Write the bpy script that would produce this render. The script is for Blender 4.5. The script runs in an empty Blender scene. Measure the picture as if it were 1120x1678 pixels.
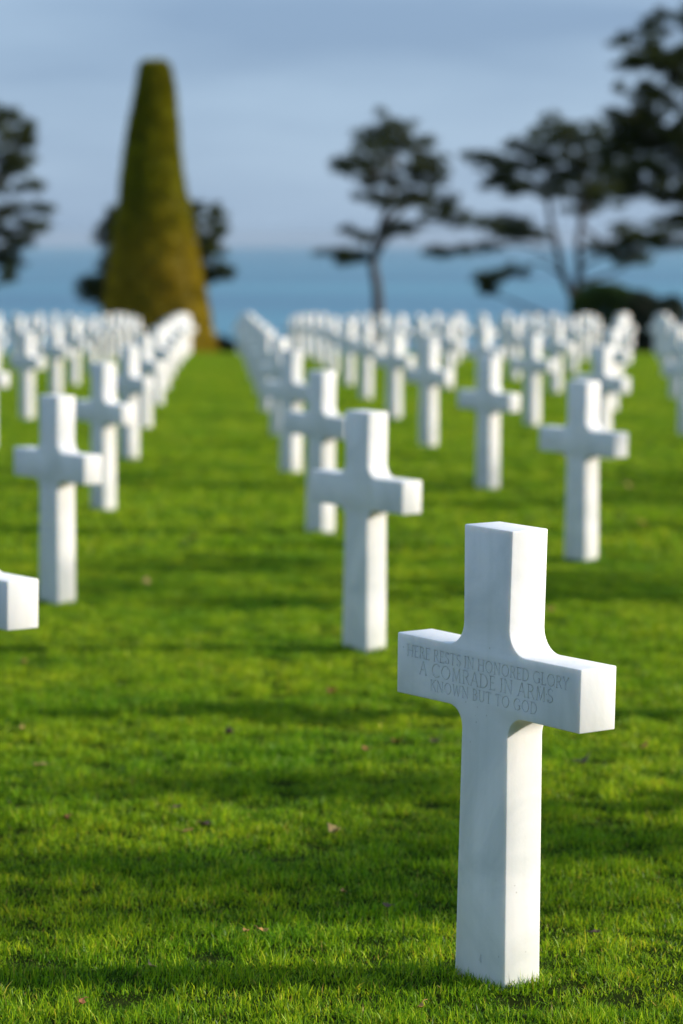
import bpy, bmesh, math, random
import numpy as np
from mathutils import Vector, Matrix, noise as mnoise

R = math.radians
scene = bpy.context.scene
C = scene.collection

# ------------------------------------------------------------------ camera
F_PX, CX, CY, YH = 4890.0, 560.0, 839.0, 385.0        # lens in photo pixels, picture centre, level line
PITCH = math.atan((CY - YH) / F_PX)
cam_d = bpy.data.cameras.new('camera')
cam = bpy.data.objects.new('camera', cam_d); C.objects.link(cam)
cam_d.sensor_fit = 'VERTICAL'; cam_d.sensor_height = 36.0
cam_d.lens = F_PX / 1678.0 * 36.0
cam.location = (0, 0, 0.012)
cam.rotation_euler = (math.pi / 2 - PITCH, 0, 0)
cam_d.clip_start = 0.1; cam_d.clip_end = 90000
cam_d.dof.use_dof = True
cam_d.dof.focus_distance = 6.38
cam_d.dof.aperture_fstop = 3.05
cam_d.dof.aperture_blades = 0
scene.camera = cam

# ------------------------------------------------------------------ sky and sun
SUN_HEAD, SUN_EL = 90.5, 20.0                         # clockwise from the view direction, above the horizon
world = bpy.data.worlds.new('World'); scene.world = world; world.use_nodes = True
nt = world.node_tree; nt.nodes.clear()
N = nt.nodes.new; L = nt.links.new
out = N('ShaderNodeOutputWorld'); bg = N('ShaderNodeBackground')
sky = N('ShaderNodeTexSky'); sky.sky_type = 'NISHITA'; sky.sun_disc = False
sky.sun_elevation = R(SUN_EL); sky.sun_rotation = R(SUN_HEAD)
sky.altitude = 50; sky.air_density = 1.0; sky.dust_density = 0.6; sky.ozone_density = 2.0
tc = N('ShaderNodeTexCoord')
mp = N('ShaderNodeMapping'); mp.inputs['Scale'].default_value = (3.0, 3.0, 16.0); mp.inputs['Location'].default_value = (22.45, 7.9, 12.17)
L(tc.outputs['Generated'], mp.inputs['Vector'])
nz = N('ShaderNodeTexNoise'); nz.inputs['Scale'].default_value = 1.6; nz.inputs['Detail'].default_value = 5; nz.inputs['Roughness'].default_value = 0.5
L(mp.outputs['Vector'], nz.inputs['Vector'])
cr = N('ShaderNodeValToRGB')
cr.color_ramp.elements[0].position = 0.36; cr.color_ramp.elements[0].color = (2.9, 4.35, 6.6, 1)
cr.color_ramp.elements[1].position = 0.66; cr.color_ramp.elements[1].color = (4.6, 6.35, 8.6, 1)
L(nz.outputs['Fac'], cr.inputs['Fac'])
# thin cloud veil over the whole sky, brighter overhead than at the horizon as under any overcast (1 + 0.6 sin h)
sx = N('ShaderNodeSeparateXYZ'); L(tc.outputs['Generated'], sx.inputs[0])
vr = N('ShaderNodeMapRange'); vr.inputs['To Min'].default_value = 1.0; vr.inputs['To Max'].default_value = 1.6
L(sx.outputs['Z'], vr.inputs['Value'])
vm = N('ShaderNodeVectorMath'); vm.operation = 'SCALE'; L(cr.outputs['Color'], vm.inputs[0]); L(vr.outputs[0], vm.inputs['Scale'])
mx = N('ShaderNodeMix'); mx.data_type = 'RGBA'; mx.inputs['Factor'].default_value = 0.85
L(sky.outputs['Color'], mx.inputs['A']); L(vm.outputs[0], mx.inputs['B'])
L(mx.outputs['Result'], bg.inputs['Color'])
bg.inputs['Strength'].default_value = 0.06
L(bg.outputs['Background'], out.inputs['Surface'])

sl = bpy.data.lights.new('sun', 'SUN'); sl.energy = 4.8; sl.angle = R(0.53); sl.color = (1.0, 0.89, 0.75)
sun = bpy.data.objects.new('sun', sl); C.objects.link(sun)
sd = Vector((math.sin(R(SUN_HEAD)) * math.cos(R(SUN_EL)), math.cos(R(SUN_HEAD)) * math.cos(R(SUN_EL)), math.sin(R(SUN_EL))))
sun.rotation_euler = sd.to_track_quat('Z', 'Y').to_euler()
sun.location = (20, -3, 12)

scene.view_settings.view_transform = 'Standard'
scene.view_settings.look = 'None'
scene.view_settings.gamma = 1.0
scene.view_settings.use_curve_mapping = False
scene.view_settings.exposure = 0.6
scene.render.engine = 'CYCLES'
scene.cycles.use_denoising = True
scene.cycles.max_bounces = 7
scene.cycles.transparent_max_bounces = 6

# ------------------------------------------------------------------ helpers
def tag(o, label=None, cat=None, group=None, kind=None):
    for k, v in (('label', label), ('category', cat), ('group', group), ('kind', kind)):
        if v: o[k] = v
    return o

def mesh_obj(name, verts, faces, mat, parent=None, smooth=False):
    me = bpy.data.meshes.new(name)
    me.from_pydata([tuple(v) for v in verts], [], faces)
    if mat: me.materials.append(mat)
    if smooth: me.polygons.foreach_set('use_smooth', [True] * len(me.polygons))
    me.update()
    o = bpy.data.objects.new(name, me); C.objects.link(o)
    if parent: o.parent = parent
    return o

def np_mesh(name, verts, loop_idx, loop_start, mat):
    """verts (n,3) array, flat loop indices and face starts"""
    me = bpy.data.meshes.new(name)
    me.vertices.add(len(verts)); me.vertices.foreach_set('co', np.asarray(verts, np.float32).ravel())
    me.loops.add(len(loop_idx)); me.loops.foreach_set('vertex_index', np.asarray(loop_idx, np.int32))
    me.polygons.add(len(loop_start)); me.polygons.foreach_set('loop_start', np.asarray(loop_start, np.int32))
    me.update(calc_edges=True); me.validate()
    if mat: me.materials.append(mat)
    return me

def unproject(px, py, Y):
    """a point at depth Y along the view direction, from a photo reading"""
    d = Vector(((px - CX) / F_PX, 1.0, -(py - CY) / F_PX))
    c, s = math.cos(PITCH), math.sin(PITCH)
    D = Vector((d.x, d.y * c + d.z * s, -d.y * s + d.z * c))
    return D * (Y / D.y)

def material(name):
    m = bpy.data.materials.new(name); m.use_nodes = True
    t = m.node_tree
    return m, t, t.nodes.get('Principled BSDF'), t.nodes.new, t.links.new

def ground_z(x, y):
    z = -1.53 - 0.0174 * y
    if y > 55: z -= 0.00042 * (min(y, 87) - 55) ** 2
    if y > 88: z -= 0.006 * (y - 88) ** 2
    if y < 88: z += 0.012 * mnoise.noise(Vector((x * 0.7, y * 0.7, 3.1))) + 0.006 * mnoise.noise(Vector((x * 2.3, y * 2.3, 8.1)))
    return max(z, -58.0)

# ------------------------------------------------------------------ materials
def mat_marble():
    m, t, p, n, l = material('white_marble')
    geo = n('ShaderNodeTexCoord')
    v1 = n('ShaderNodeTexNoise'); v1.inputs['Scale'].default_value = 3.2; v1.inputs['Detail'].default_value = 8; v1.inputs['Roughness'].default_value = 0.62; v1.inputs['Distortion'].default_value = 1.2
    oi = n('ShaderNodeObjectInfo')
    ad = n('ShaderNodeVectorMath'); ad.operation = 'ADD'
    sc = n('ShaderNodeVectorMath'); sc.operation = 'SCALE'; sc.inputs['Scale'].default_value = 37.0
    cb = n('ShaderNodeCombineXYZ')
    for k in 'XYZ': l(oi.outputs['Random'], cb.inputs[k])
    l(cb.outputs[0], sc.inputs[0]); l(geo.outputs['Object'], ad.inputs[0]); l(sc.outputs[0], ad.inputs[1])
    l(ad.outputs[0], v1.inputs['Vector'])
    r1 = n('ShaderNodeValToRGB')
    r1.color_ramp.elements[0].position = 0.30; r1.color_ramp.elements[0].color = (0.60, 0.62, 0.615, 1)
    r1.color_ramp.elements[1].position = 0.60; r1.color_ramp.elements[1].color = (0.765, 0.76, 0.75, 1)
    l(v1.outputs['Fac'], r1.inputs['Fac'])
    # rain streaks running down and a scatter of dark lichen specks
    ms = n('ShaderNodeMapping'); ms.inputs['Scale'].default_value = (34, 34, 2.2); l(ad.outputs[0], ms.inputs['Vector'])
    vs = n('ShaderNodeTexNoise'); vs.inputs['Scale'].default_value = 1.0; vs.inputs['Detail'].default_value = 5; l(ms.outputs[0], vs.inputs['Vector'])
    rs = n('ShaderNodeValToRGB'); rs.color_ramp.elements[0].position = 0.30; rs.color_ramp.elements[0].color = (0.945, 0.95, 0.94, 1)
    rs.color_ramp.elements[1].position = 0.55; rs.color_ramp.elements[1].color = (1, 1, 1, 1); l(vs.outputs['Fac'], rs.inputs['Fac'])
    vp = n('ShaderNodeTexVoronoi'); vp.inputs['Scale'].default_value = 26; l(ad.outputs[0], vp.inputs['Vector'])
    rp = n('ShaderNodeValToRGB'); rp.color_ramp.elements[0].position = 0.035; rp.color_ramp.elements[0].color = (0.55, 0.54, 0.48, 1)
    rp.color_ramp.elements[1].position = 0.06; rp.color_ramp.elements[1].color = (1, 1, 1, 1); l(vp.outputs['Distance'], rp.inputs['Fac'])
    m1 = n('ShaderNodeMix'); m1.data_type = 'RGBA'; m1.blend_type = 'MULTIPLY'; m1.inputs['Factor'].default_value = 1
    l(r1.outputs['Color'], m1.inputs['A']); l(rs.outputs['Color'], m1.inputs['B'])
    m2 = n('ShaderNodeMix'); m2.data_type = 'RGBA'; m2.blend_type = 'MULTIPLY'; m2.inputs['Factor'].default_value = 0.7
    l(m1.outputs['Result'], m2.inputs['A']); l(rp.outputs['Color'], m2.inputs['B'])
    # rain-splash grime near the foot, broken up by noise
    sp = n('ShaderNodeSeparateXYZ'); l(geo.outputs['Object'], sp.inputs[0])
    v2 = n('ShaderNodeTexNoise'); v2.inputs['Scale'].default_value = 9; v2.inputs['Detail'].default_value = 6
    l(ad.outputs[0], v2.inputs['Vector'])
    mr = n('ShaderNodeMapRange'); mr.inputs['From Min'].default_value = 0.22; mr.inputs['From Max'].default_value = 0.0
    l(sp.outputs['Z'], mr.inputs['Value'])
    mu = n('ShaderNodeMath'); mu.operation = 'MULTIPLY'; l(mr.outputs[0], mu.inputs[0]); l(v2.outputs['Fac'], mu.inputs[1])
    mu2 = n('ShaderNodeMath'); mu2.operation = 'MULTIPLY'; mu2.inputs[1].default_value = 0.55; l(mu.outputs[0], mu2.inputs[0])
    mix = n('ShaderNodeMix'); mix.data_type = 'RGBA'
    l(mu2.outputs[0], mix.inputs['Factor']); l(m2.outputs['Result'], mix.inputs['A']); mix.inputs['B'].default_value = (0.42, 0.43, 0.33, 1)
    l(mix.outputs['Result'], p.inputs['Base Color'])
    p.inputs['Roughness'].default_value = 0.55
    p.inputs['Specular IOR Level'].default_value = 0.3
    p.inputs['Subsurface Weight'].default_value = 0.6
    p.inputs['Subsurface Radius'].default_value = (1.0, 0.8, 0.6)
    p.inputs['Subsurface Scale'].default_value = 0.018
    b = n('ShaderNodeBump'); b.inputs['Strength'].default_value = 0.12; b.inputs['Distance'].default_value = 0.002
    v3 = n('ShaderNodeTexNoise'); v3.inputs['Scale'].default_value = 160; v3.inputs['Detail'].default_value = 4
    l(ad.outputs[0], v3.inputs['Vector']); l(v3.outputs['Fac'], b.inputs['Height']); l(b.outputs['Normal'], p.inputs['Normal'])
    return m

def mat_leafy(name, c0, c1, trans=0.35, rough=0.6, scale=6.0, spec=0.3):
    """foliage: per-face colour from a stored attribute, part of the light passing through"""
    m, t, p, n, l = material(name)
    at = n('ShaderNodeAttribute'); at.attribute_name = 'tint'
    r = n('ShaderNodeValToRGB')
    r.color_ramp.elements[0].color = (*c0, 1); r.color_ramp.elements[1].color = (*c1, 1)
    l(at.outputs['Fac'], r.inputs['Fac'])
    l(r.outputs['Color'], p.inputs['Base Color'])
    p.inputs['Roughness'].default_value = rough; p.inputs['Specular IOR Level'].default_value = spec
    tr = n('ShaderNodeBsdfTranslucent'); l(r.outputs['Color'], tr.inputs['Color'])
    ms = n('ShaderNodeMixShader'); ms.inputs[0].default_value = trans
    o = t.nodes.get('Material Output')
    l(p.outputs[0], ms.inputs[1]); l(tr.outputs[0], ms.inputs[2]); l(ms.outputs[0], o.inputs['Surface'])
    return m

def mat_grass():
    m, t, p, n, l = material('grass_blade')
    at = n('ShaderNodeAttribute'); at.attribute_name = 'tint'
    r = n('ShaderNodeValToRGB')
    e = r.color_ramp.elements
    e[0].position = 0.0; e[0].color = (0.036, 0.10, 0.005, 1)
    e[1].position = 1.0; e[1].color = (0.48, 0.33, 0.09, 1)
    for pos, col in ((0.55, (0.25, 0.45, 0.010, 1)), (0.86, (0.52, 0.63, 0.014, 1)), (0.94, (0.44, 0.38, 0.035, 1))):
        x = e.new(pos); x.color = col
    l(at.outputs['Fac'], r.inputs['Fac'])
    # broad drifts of yellower and deeper turf
    g = n('ShaderNodeNewGeometry')
    nz = n('ShaderNodeTexNoise'); nz.inputs['Scale'].default_value = 1.6; nz.inputs['Detail'].default_value = 7; nz.inputs['Roughness'].default_value = 0.62
    l(g.outputs['Position'], nz.inputs['Vector'])
    hs = n('ShaderNodeMix'); hs.data_type = 'RGBA'; hs.blend_type = 'MULTIPLY'; hs.inputs['Factor'].default_value = 1
    r2 = n('ShaderNodeValToRGB'); r2.color_ramp.elements[0].position = 0.35; r2.color_ramp.elements[0].color = (0.55, 0.74, 0.7, 1)
    r2.color_ramp.elements[1].position = 0.68; r2.color_ramp.elements[1].color = (1.28, 1.10, 1.0, 1)
    l(nz.outputs['Fac'], r2.inputs['Fac']); l(r.outputs['Color'], hs.inputs['A']); l(r2.outputs['Color'], hs.inputs['B'])
    l(hs.outputs['Result'], p.inputs['Base Color'])
    p.inputs['Roughness'].default_value = 0.42; p.inputs['Specular IOR Level'].default_value = 0.14
    tr = n('ShaderNodeBsdfTranslucent'); l(hs.outputs['Result'], tr.inputs['Color'])
    ms = n('ShaderNodeMixShader'); ms.inputs[0].default_value = 0.42
    o = t.nodes.get('Material Output')
    l(p.outputs[0], ms.inputs[1]); l(tr.outputs[0], ms.inputs[2]); l(ms.outputs[0], o.inputs['Surface'])
    return m

def mat_soil():
    m, t, p, n, l = material('turf_soil')
    g = n('ShaderNodeNewGeometry')
    nz = n('ShaderNodeTexNoise'); nz.inputs['Scale'].default_value = 14; nz.inputs['Detail'].default_value = 8
    l(g.outputs['Position'], nz.inputs['Vector'])
    r = n('ShaderNodeValToRGB')
    r.color_ramp.elements[0].position = 0.35; r.color_ramp.elements[0].color = (0.014, 0.02, 0.004, 1)
    r.color_ramp.elements[1].position = 0.7; r.color_ramp.elements[1].color = (0.028, 0.042, 0.009, 1)
    l(nz.outputs['Fac'], r.inputs['Fac']); l(r.outputs['Color'], p.inputs['Base Color'])
    p.inputs['Roughness'].default_value = 1.0; p.inputs['Specular IOR Level'].default_value = 0.0
    b = n('ShaderNodeBump'); b.inputs['Distance'].default_value = 0.02; l(nz.outputs['Fac'], b.inputs['Height']); l(b.outputs['Normal'], p.inputs['Normal'])
    return m

def mat_sea():
    m, t, p, n, l = material('sea_water')
    g = n('ShaderNodeNewGeometry')
    mpg = n('ShaderNodeMapping'); mpg.inputs['Scale'].default_value = (0.0006, 0.0016, 1)
    l(g.outputs['Position'], mpg.inputs['Vector'])
    nz = n('ShaderNodeTexNoise'); nz.inputs['Scale'].default_value = 1.0; nz.inputs['Detail'].default_value = 5
    l(mpg.outputs[0], nz.inputs['Vector'])
    r = n('ShaderNodeValToRGB')
    r.color_ramp.elements[0].position = 0.40; r.color_ramp.elements[0].color = (0.025, 0.13, 0.21, 1)
    r.color_ramp.elements[1].position = 0.68; r.color_ramp.elements[1].color = (0.055, 0.24, 0.31, 1)
    l(nz.outputs['Fac'], r.inputs['Fac']); l(r.outputs['Color'], p.inputs['Base Color'])
    p.inputs['Roughness'].default_value = 0.35; p.inputs['IOR'].default_value = 1.33; p.inputs['Specular IOR Level'].default_value = 0.35
    w = n('ShaderNodeTexNoise'); w.inputs['Scale'].default_value = 0.11; w.inputs['Detail'].default_value = 6
    l(g.outputs['Position'], w.inputs['Vector'])
    b = n('ShaderNodeBump'); b.inputs['Strength'].default_value = 1.0; b.inputs['Distance'].default_value = 1.6
    l(w.outputs['Fac'], b.inputs['Height']); l(b.outputs['Normal'], p.inputs['Normal'])
    return m

def mat_bark():
    m, t, p, n, l = material('pine_bark')
    g = n('ShaderNodeTexCoord')
    nz = n('ShaderNodeTexNoise'); nz.inputs['Scale'].default_value = 7; nz.inputs['Detail'].default_value = 7
    l(g.outputs['Object'], nz.inputs['Vector'])
    r = n('ShaderNodeValToRGB')
    r.color_ramp.elements[0].color = (0.02, 0.017, 0.014, 1); r.color_ramp.elements[1].color = (0.085, 0.066, 0.052, 1)
    l(nz.outputs['Fac'], r.inputs['Fac']); l(r.outputs['Color'], p.inputs['Base Color'])
    p.inputs['Roughness'].default_value = 0.9
    b = n('ShaderNodeBump'); b.inputs['Distance'].default_value = 0.03; l(nz.outputs['Fac'], b.inputs['Height']); l(b.outputs['Normal'], p.inputs['Normal'])
    return m

def mat_plain(name, col, rough=0.7):
    m, t, p, n, l = material(name)
    g = n('ShaderNodeTexCoord'); nz = n('ShaderNodeTexNoise'); nz.inputs['Scale'].default_value = 60; nz.inputs['Detail'].default_value = 5
    l(g.outputs['Object'], nz.inputs['Vector'])
    r = n('ShaderNodeValToRGB')
    r.color_ramp.elements[0].position = 0.3; r.color_ramp.elements[0].color = (*[c * 0.65 for c in col], 1)
    r.color_ramp.elements[1].position = 0.7; r.color_ramp.elements[1].color = (*[min(1, c * 1.25) for c in col], 1)
    l(nz.outputs['Fac'], r.inputs['Fac']); l(r.outputs['Color'], p.inputs['Base Color'])
    p.inputs['Roughness'].default_value = rough
    return m

MARBLE = mat_marble(); GRASS = mat_grass(); SOIL = mat_soil(); SEA = mat_sea(); BARK = mat_bark()
NEEDLE = mat_leafy('pine_needles', (0.010, 0.024, 0.009), (0.085, 0.098, 0.014), trans=0.12, spec=0.06)
YEW = mat_leafy('clipped_yew', (0.17, 0.13, 0.006), (0.58, 0.42, 0.018), trans=0.15, spec=0.1)
SHRUB = mat_leafy('shrub_leaves', (0.03, 0.07, 0.010), (0.10, 0.16, 0.018), trans=0.25)
DARKSHRUB = mat_leafy('dark_shrub_leaves', (0.010, 0.02, 0.008), (0.03, 0.045, 0.012), trans=0.15)
def green_top(m):
    # the cone is greener towards its tip, golden lower down
    t = m.node_tree; p = t.nodes.get('Principled BSDF'); src = p.inputs['Base Color'].links[0].from_socket
    tcx = t.nodes.new('ShaderNodeTexCoord'); sp = t.nodes.new('ShaderNodeSeparateXYZ'); t.links.new(tcx.outputs['Object'], sp.inputs[0])
    nz = t.nodes.new('ShaderNodeTexNoise'); nz.inputs['Scale'].default_value = 1.4; t.links.new(tcx.outputs['Object'], nz.inputs['Vector'])
    ad = t.nodes.new('ShaderNodeMath'); ad.operation = 'MULTIPLY_ADD'; ad.inputs[1].default_value = 2.2; t.links.new(nz.outputs['Fac'], ad.inputs[0]); t.links.new(sp.outputs['Z'], ad.inputs[2])
    mr = t.nodes.new('ShaderNodeMapRange'); mr.inputs['From Min'].default_value = 3.6; mr.inputs['From Max'].default_value = 6.0; t.links.new(ad.outputs[0], mr.inputs['Value'])
    mx = t.nodes.new('ShaderNodeMix'); mx.data_type = 'RGBA'; mx.blend_type = 'MULTIPLY'; mx.inputs['B'].default_value = (0.62, 0.88, 0.5, 1)
    t.links.new(mr.outputs[0], mx.inputs['Factor']); t.links.new(src, mx.inputs['A']); t.links.new(mx.outputs['Result'], p.inputs['Base Color'])
green_top(YEW)
ENGRAVED = mat_plain('engraved_stone', (0.57, 0.58, 0.53), 0.8)

# ------------------------------------------------------------------ ground and sea
def build_ground():
    xs = sorted(set([round(v, 3) for v in list(np.arange(-9, 9.01, 0.25)) + list(np.arange(-40, 40.1, 4)) + [-400, -250, -150, -90, -60, 60, 90, 150, 250, 400]]))
    ys = sorted(set([round(v, 3) for v in list(np.arange(3.5, 26, 0.25)) + list(np.arange(26, 92, 1.0)) + list(np.arange(92, 200, 4)) + [-300, -150, -60, -25, -10, -4, 0, 2, 230]]))
    V = [(x, y, ground_z(x, y)) for y in ys for x in xs]
    w = len(xs)
    Fc = [(j * w + i, j * w + i + 1, (j + 1) * w + i + 1, (j + 1) * w + i) for j in range(len(ys) - 1) for i in range(w - 1)]
    o = mesh_obj('ground', V, Fc, SOIL, smooth=True)
    tag(o, 'gently sloping lawn ground that falls away to the sea', kind='structure')
build_ground()

def build_sea():
    rings = [60, 400, 1200, 2500, 5000, 8000, 11000, 14000, 17000, 20000, 22000, 24000, 26000, 28000, 30000]
    V = []; Fc = []; n = 128
    for r in rings:                                        # the earth's curvature sets the horizon
        for k in range(n): V.append((r * math.cos(2 * math.pi * k / n), r * math.sin(2 * math.pi * k / n), -50 - r * r / 1.274e7))
    for j in range(len(rings) - 1):
        for k in range(n): Fc.append((j * n + k, j * n + (k + 1) % n, (j + 1) * n + (k + 1) % n, (j + 1) * n + k))
    o = mesh_obj('sea', V, [tuple(reversed(q)) for q in Fc], SEA, smooth=True)
    tag(o, 'calm teal blue sea stretching to the horizon', kind='structure')
build_sea()

# ------------------------------------------------------------------ grass blades (one mass: tiles of blades instanced by geometry nodes)
def blade_tile(name, size, count, hmin, hmax, wmin, wmax, seed, ring=None):
    rg = np.random.default_rng(seed)
    x = rg.uniform(-size / 2, size / 2, count); y = rg.uniform(-size / 2, size / 2, count)
    if ring:
        a, b = ring; side = rg.integers(0, 4, count); t = rg.uniform(-1, 1, count); d = np.abs(rg.normal(0, 0.016, count))
        x = np.where(side < 2, t * a, np.where(side == 2, -a - d, a + d)); y = np.where(side < 2, np.where(side == 0, -b - d, b + d), t * b)
    cl = np.array([mnoise.noise(Vector((a * 9 + seed * 7.7, b * 9, seed * 1.3))) for a, b in zip(x, y)])
    h = rg.uniform(hmin, hmax, count) * (1 + 0.85 * cl).clip(0.3, 2) * np.where(rg.random(count) < 0.04, 1.45, 1.0)
    w = rg.uniform(wmin, wmax, count)
    az = rg.uniform(0, 2 * math.pi, count); fa = rg.uniform(0, 2 * math.pi, count)
    lean = np.abs(rg.normal(0.68, 0.45, count)).clip(0, 1.4)
    dx, dy = np.cos(az), np.sin(az); fx, fy = np.cos(fa), np.sin(fa)
    def ring(t, wid):
        bend = lean * (0.35 + 0.65 * t)
        r = h * t * np.sin(bend); z = h * t * np.cos(bend)
        px, py = x + dx * r, y + dy * r
        return (np.stack([px - fx * wid / 2, py - fy * wid / 2, z], 1), np.stack([px + fx * wid / 2, py + fy * wid / 2, z], 1), np.stack([px, py, z], 1))
    a0, b0, _ = ring(0.0, w); a1, b1, _ = ring(0.55, w * 0.85); _, _, tip = ring(1.0, w)
    V = np.stack([a0, b0, b1, a1, tip], 1).reshape(-1, 3); V[:, 2] += np.repeat(0.006 * cl, 5) - 0.001
    base = np.arange(count)[:, None] * 5
    loops = (base + np.array([[0, 1, 2, 3, 3, 2, 4]])).ravel()
    starts = (np.arange(count)[:, None] * 7 + np.array([[0, 4]])).ravel()
    me = np_mesh(name, V, loops, starts, GRASS)
    at = me.attributes.new('tint', 'FLOAT', 'FACE')
    t = (rg.beta(0.9, 1.25, count) * 0.9 + 0.3 * cl).clip(0, 0.9)
    dead = rg.random(count) < 0.028
    t[dead] = rg.uniform(0.9, 1.0, dead.sum())
    at.data.foreach_set('value', np.repeat(t, 2).astype(np.float32))
    me.polygons.foreach_set('use_smooth', np.ones(len(starts), bool))
    return bpy.data.objects.new(name, me)

def build_grass():
    src = bpy.data.collections.new('grass_tiles')
    NEAR, FAR = 6, 4
    for k in range(NEAR): src.objects.link(blade_tile('a_turf_%d' % k, 0.42, 4300, 0.010, 0.031, 0.0016, 0.0034, 10 + k))
    for k in range(FAR): src.objects.link(blade_tile('b_turf_%d' % k, 1.04, 5200, 0.022, 0.046, 0.004, 0.0075, 40 + k))
    for k in range(2): src.objects.link(blade_tile('c_turf_%d' % k, 0.42, 900, 0.016, 0.044, 0.0018, 0.0034, 70 + k, ring=(0.094, THICK / 2 + 0.008)))
    rg = random.Random(5)
    pts, idx, rot, scl = [], [], [], []
    for o in list(C.objects):                              # longer blades the mower misses round each near foot
        if o.name.startswith('marble_cross') and o.location.y < 26:
            c = o.matrix_world @ Vector((0, THICK / 2, 0)) if False else Matrix.LocRotScale(o.location, o.rotation_euler, None) @ Vector((0, THICK / 2, 0))
            pts.append((c.x, c.y, ground_z(c.x, c.y))); idx.append(NEAR + FAR + len(pts) % 2); rot.append(o.rotation_euler.z); scl.append(1.0)
    y = 4.4
    while y < 17:
        half = 0.1145 * y + 2.2
        n = int(2 * half / 0.4) + 1
        for i in range(n):
            x = -half + (i + 0.5) * 0.4
            pts.append((x, y, ground_z(x, y))); idx.append(rg.randrange(NEAR)); rot.append(rg.randrange(4) * math.pi / 2)
            s = 1.0 + 0.28 * mnoise.noise(Vector((x * 0.9, y * 0.9, 1))) + 0.1 * rg.uniform(-1, 1)
            scl.append(s)
        y += 0.4
    y += 0.3
    while y < 89:
        half = 0.1145 * y + 6.0
        n = int(2 * half) + 1
        for i in range(n):
            x = -half + i + 0.5
            pts.append((x, y, ground_z(x, y))); idx.append(NEAR + rg.randrange(FAR)); rot.append(rg.randrange(4) * math.pi / 2)
            scl.append(1.0 + 0.25 * mnoise.noise(Vector((x * 0.5, y * 0.5, 1))))
        y += 1.0
    me = bpy.data.meshes.new('grass'); me.from_pydata(pts, [], [])
    a = me.attributes.new('tile', 'INT', 'POINT'); a.data.foreach_set('value', idx)
    a = me.attributes.new('turn', 'FLOAT', 'POINT'); a.data.foreach_set('value', rot)
    a = me.attributes.new('tall', 'FLOAT', 'POINT'); a.data.foreach_set('value', scl)
    me.materials.append(GRASS)
    o = bpy.data.objects.new('grass', me); C.objects.link(o)
    tag(o, 'short green lawn grass with long shadows across it', 'grass', kind='stuff')
    g = bpy.data.node_groups.new('grass_scatter', 'GeometryNodeTree')
    g.interface.new_socket('Geometry', in_out='INPUT', socket_type='NodeSocketGeometry')
    g.interface.new_socket('Geometry', in_out='OUTPUT', socket_type='NodeSocketGeometry')
    n = g.nodes.new; l = g.links.new
    gi, go = n('NodeGroupInput'), n('NodeGroupOutput')
    ci = n('GeometryNodeCollectionInfo'); ci.inputs['Collection'].default_value = src
    ci.inputs['Separate Children'].default_value = True; ci.inputs['Reset Children'].default_value = True
    ip = n('GeometryNodeInstanceOnPoints'); ip.inputs['Pick Instance'].default_value = True
    def attr(nm, ty):
        q = n('GeometryNodeInputNamedAttribute'); q.data_type = ty; q.inputs['Name'].default_value = nm; return q
    ti, tu, ta = attr('tile', 'INT'), attr('turn', 'FLOAT'), attr('tall', 'FLOAT')
    cr = n('ShaderNodeCombineXYZ'); l(tu.outputs[0], cr.inputs['Z'])
    cs = n('ShaderNodeCombineXYZ'); cs.inputs['X'].default_value = 1; cs.inputs['Y'].default_value = 1; l(ta.outputs[0], cs.inputs['Z'])
    l(gi.outputs[0], ip.inputs['Points']); l(ci.outputs[0], ip.inputs['Instance']); l(ti.outputs[0], ip.inputs['Instance Index'])
    l(cr.outputs[0], ip.inputs['Rotation']); l(cs.outputs[0], ip.inputs['Scale'])
    l(ip.outputs[0], go.inputs[0])
    md = o.modifiers.new('scatter', 'NODES'); md.node_group = g

# ------------------------------------------------------------------ crosses
THICK = 0.1015
def cross_outline():
    """half profile on the right side, from the foot up, then mirrored: (s, z)"""
    r = 0.047; K = 7
    foot, neck, head = 0.0865, 0.0775, 0.0815
    za, zb, arm, top = 0.602, 0.738, 0.310, 1.009
    pts = [(foot, -0.12), (foot - 0.0005, 0.0)]
    cx, cz = neck + r, za - r
    for k in range(K + 1):
        a = math.pi - k / K * math.pi / 2
        pts.append((cx + r * math.cos(a), cz + r * math.sin(a)))
    pts += [(arm, za - 0.001), (arm + 0.001, zb + 0.001)]
    r2 = 0.055; cx, cz = neck + r2, zb + r2
    for k in range(K + 1):
        a = -math.pi / 2 - k / K * math.pi / 2
        pts.append((cx + r2 * math.cos(a), cz + r2 * math.sin(a)))
    pts.append((head, top))
    pts = [(s, z + (0.012 if z > 0.01 else 0)) for s, z in pts]
    return pts + [(-s, z) for s, z in reversed(pts)]

def cross_mesh(name, bevel=0.0035):
    ol = cross_outline(); n = len(ol)
    bm = bmesh.new()
    f = [bm.verts.new((s, 0.0, z)) for s, z in ol]          # inscribed face at y = 0, looking to -y
    b = [bm.verts.new((s, THICK, z)) for s, z in ol]
    bm.faces.new(f); bm.faces.new(list(reversed(b)))
    for i in range(n):
        j = (i + 1) % n
        bm.faces.new((f[j], f[i], b[i], b[j]))
    bmesh.ops.recalc_face_normals(bm, faces=bm.faces[:])
    edges = [e for e in bm.edges if e.calc_face_angle(0) > 0.5]
    bmesh.ops.bevel(bm, geom=edges, offset=bevel, segments=2, affect='EDGES', profile=0.5, clamp_overlap=True)
    for fc in bm.faces:
        fc.smooth = True
    me = bpy.data.meshes.new(name); bm.to_mesh(me); bm.free()
    me.materials.append(MARBLE)
    me.set_sharp_from_angle(angle=R(28))
    return me

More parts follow.
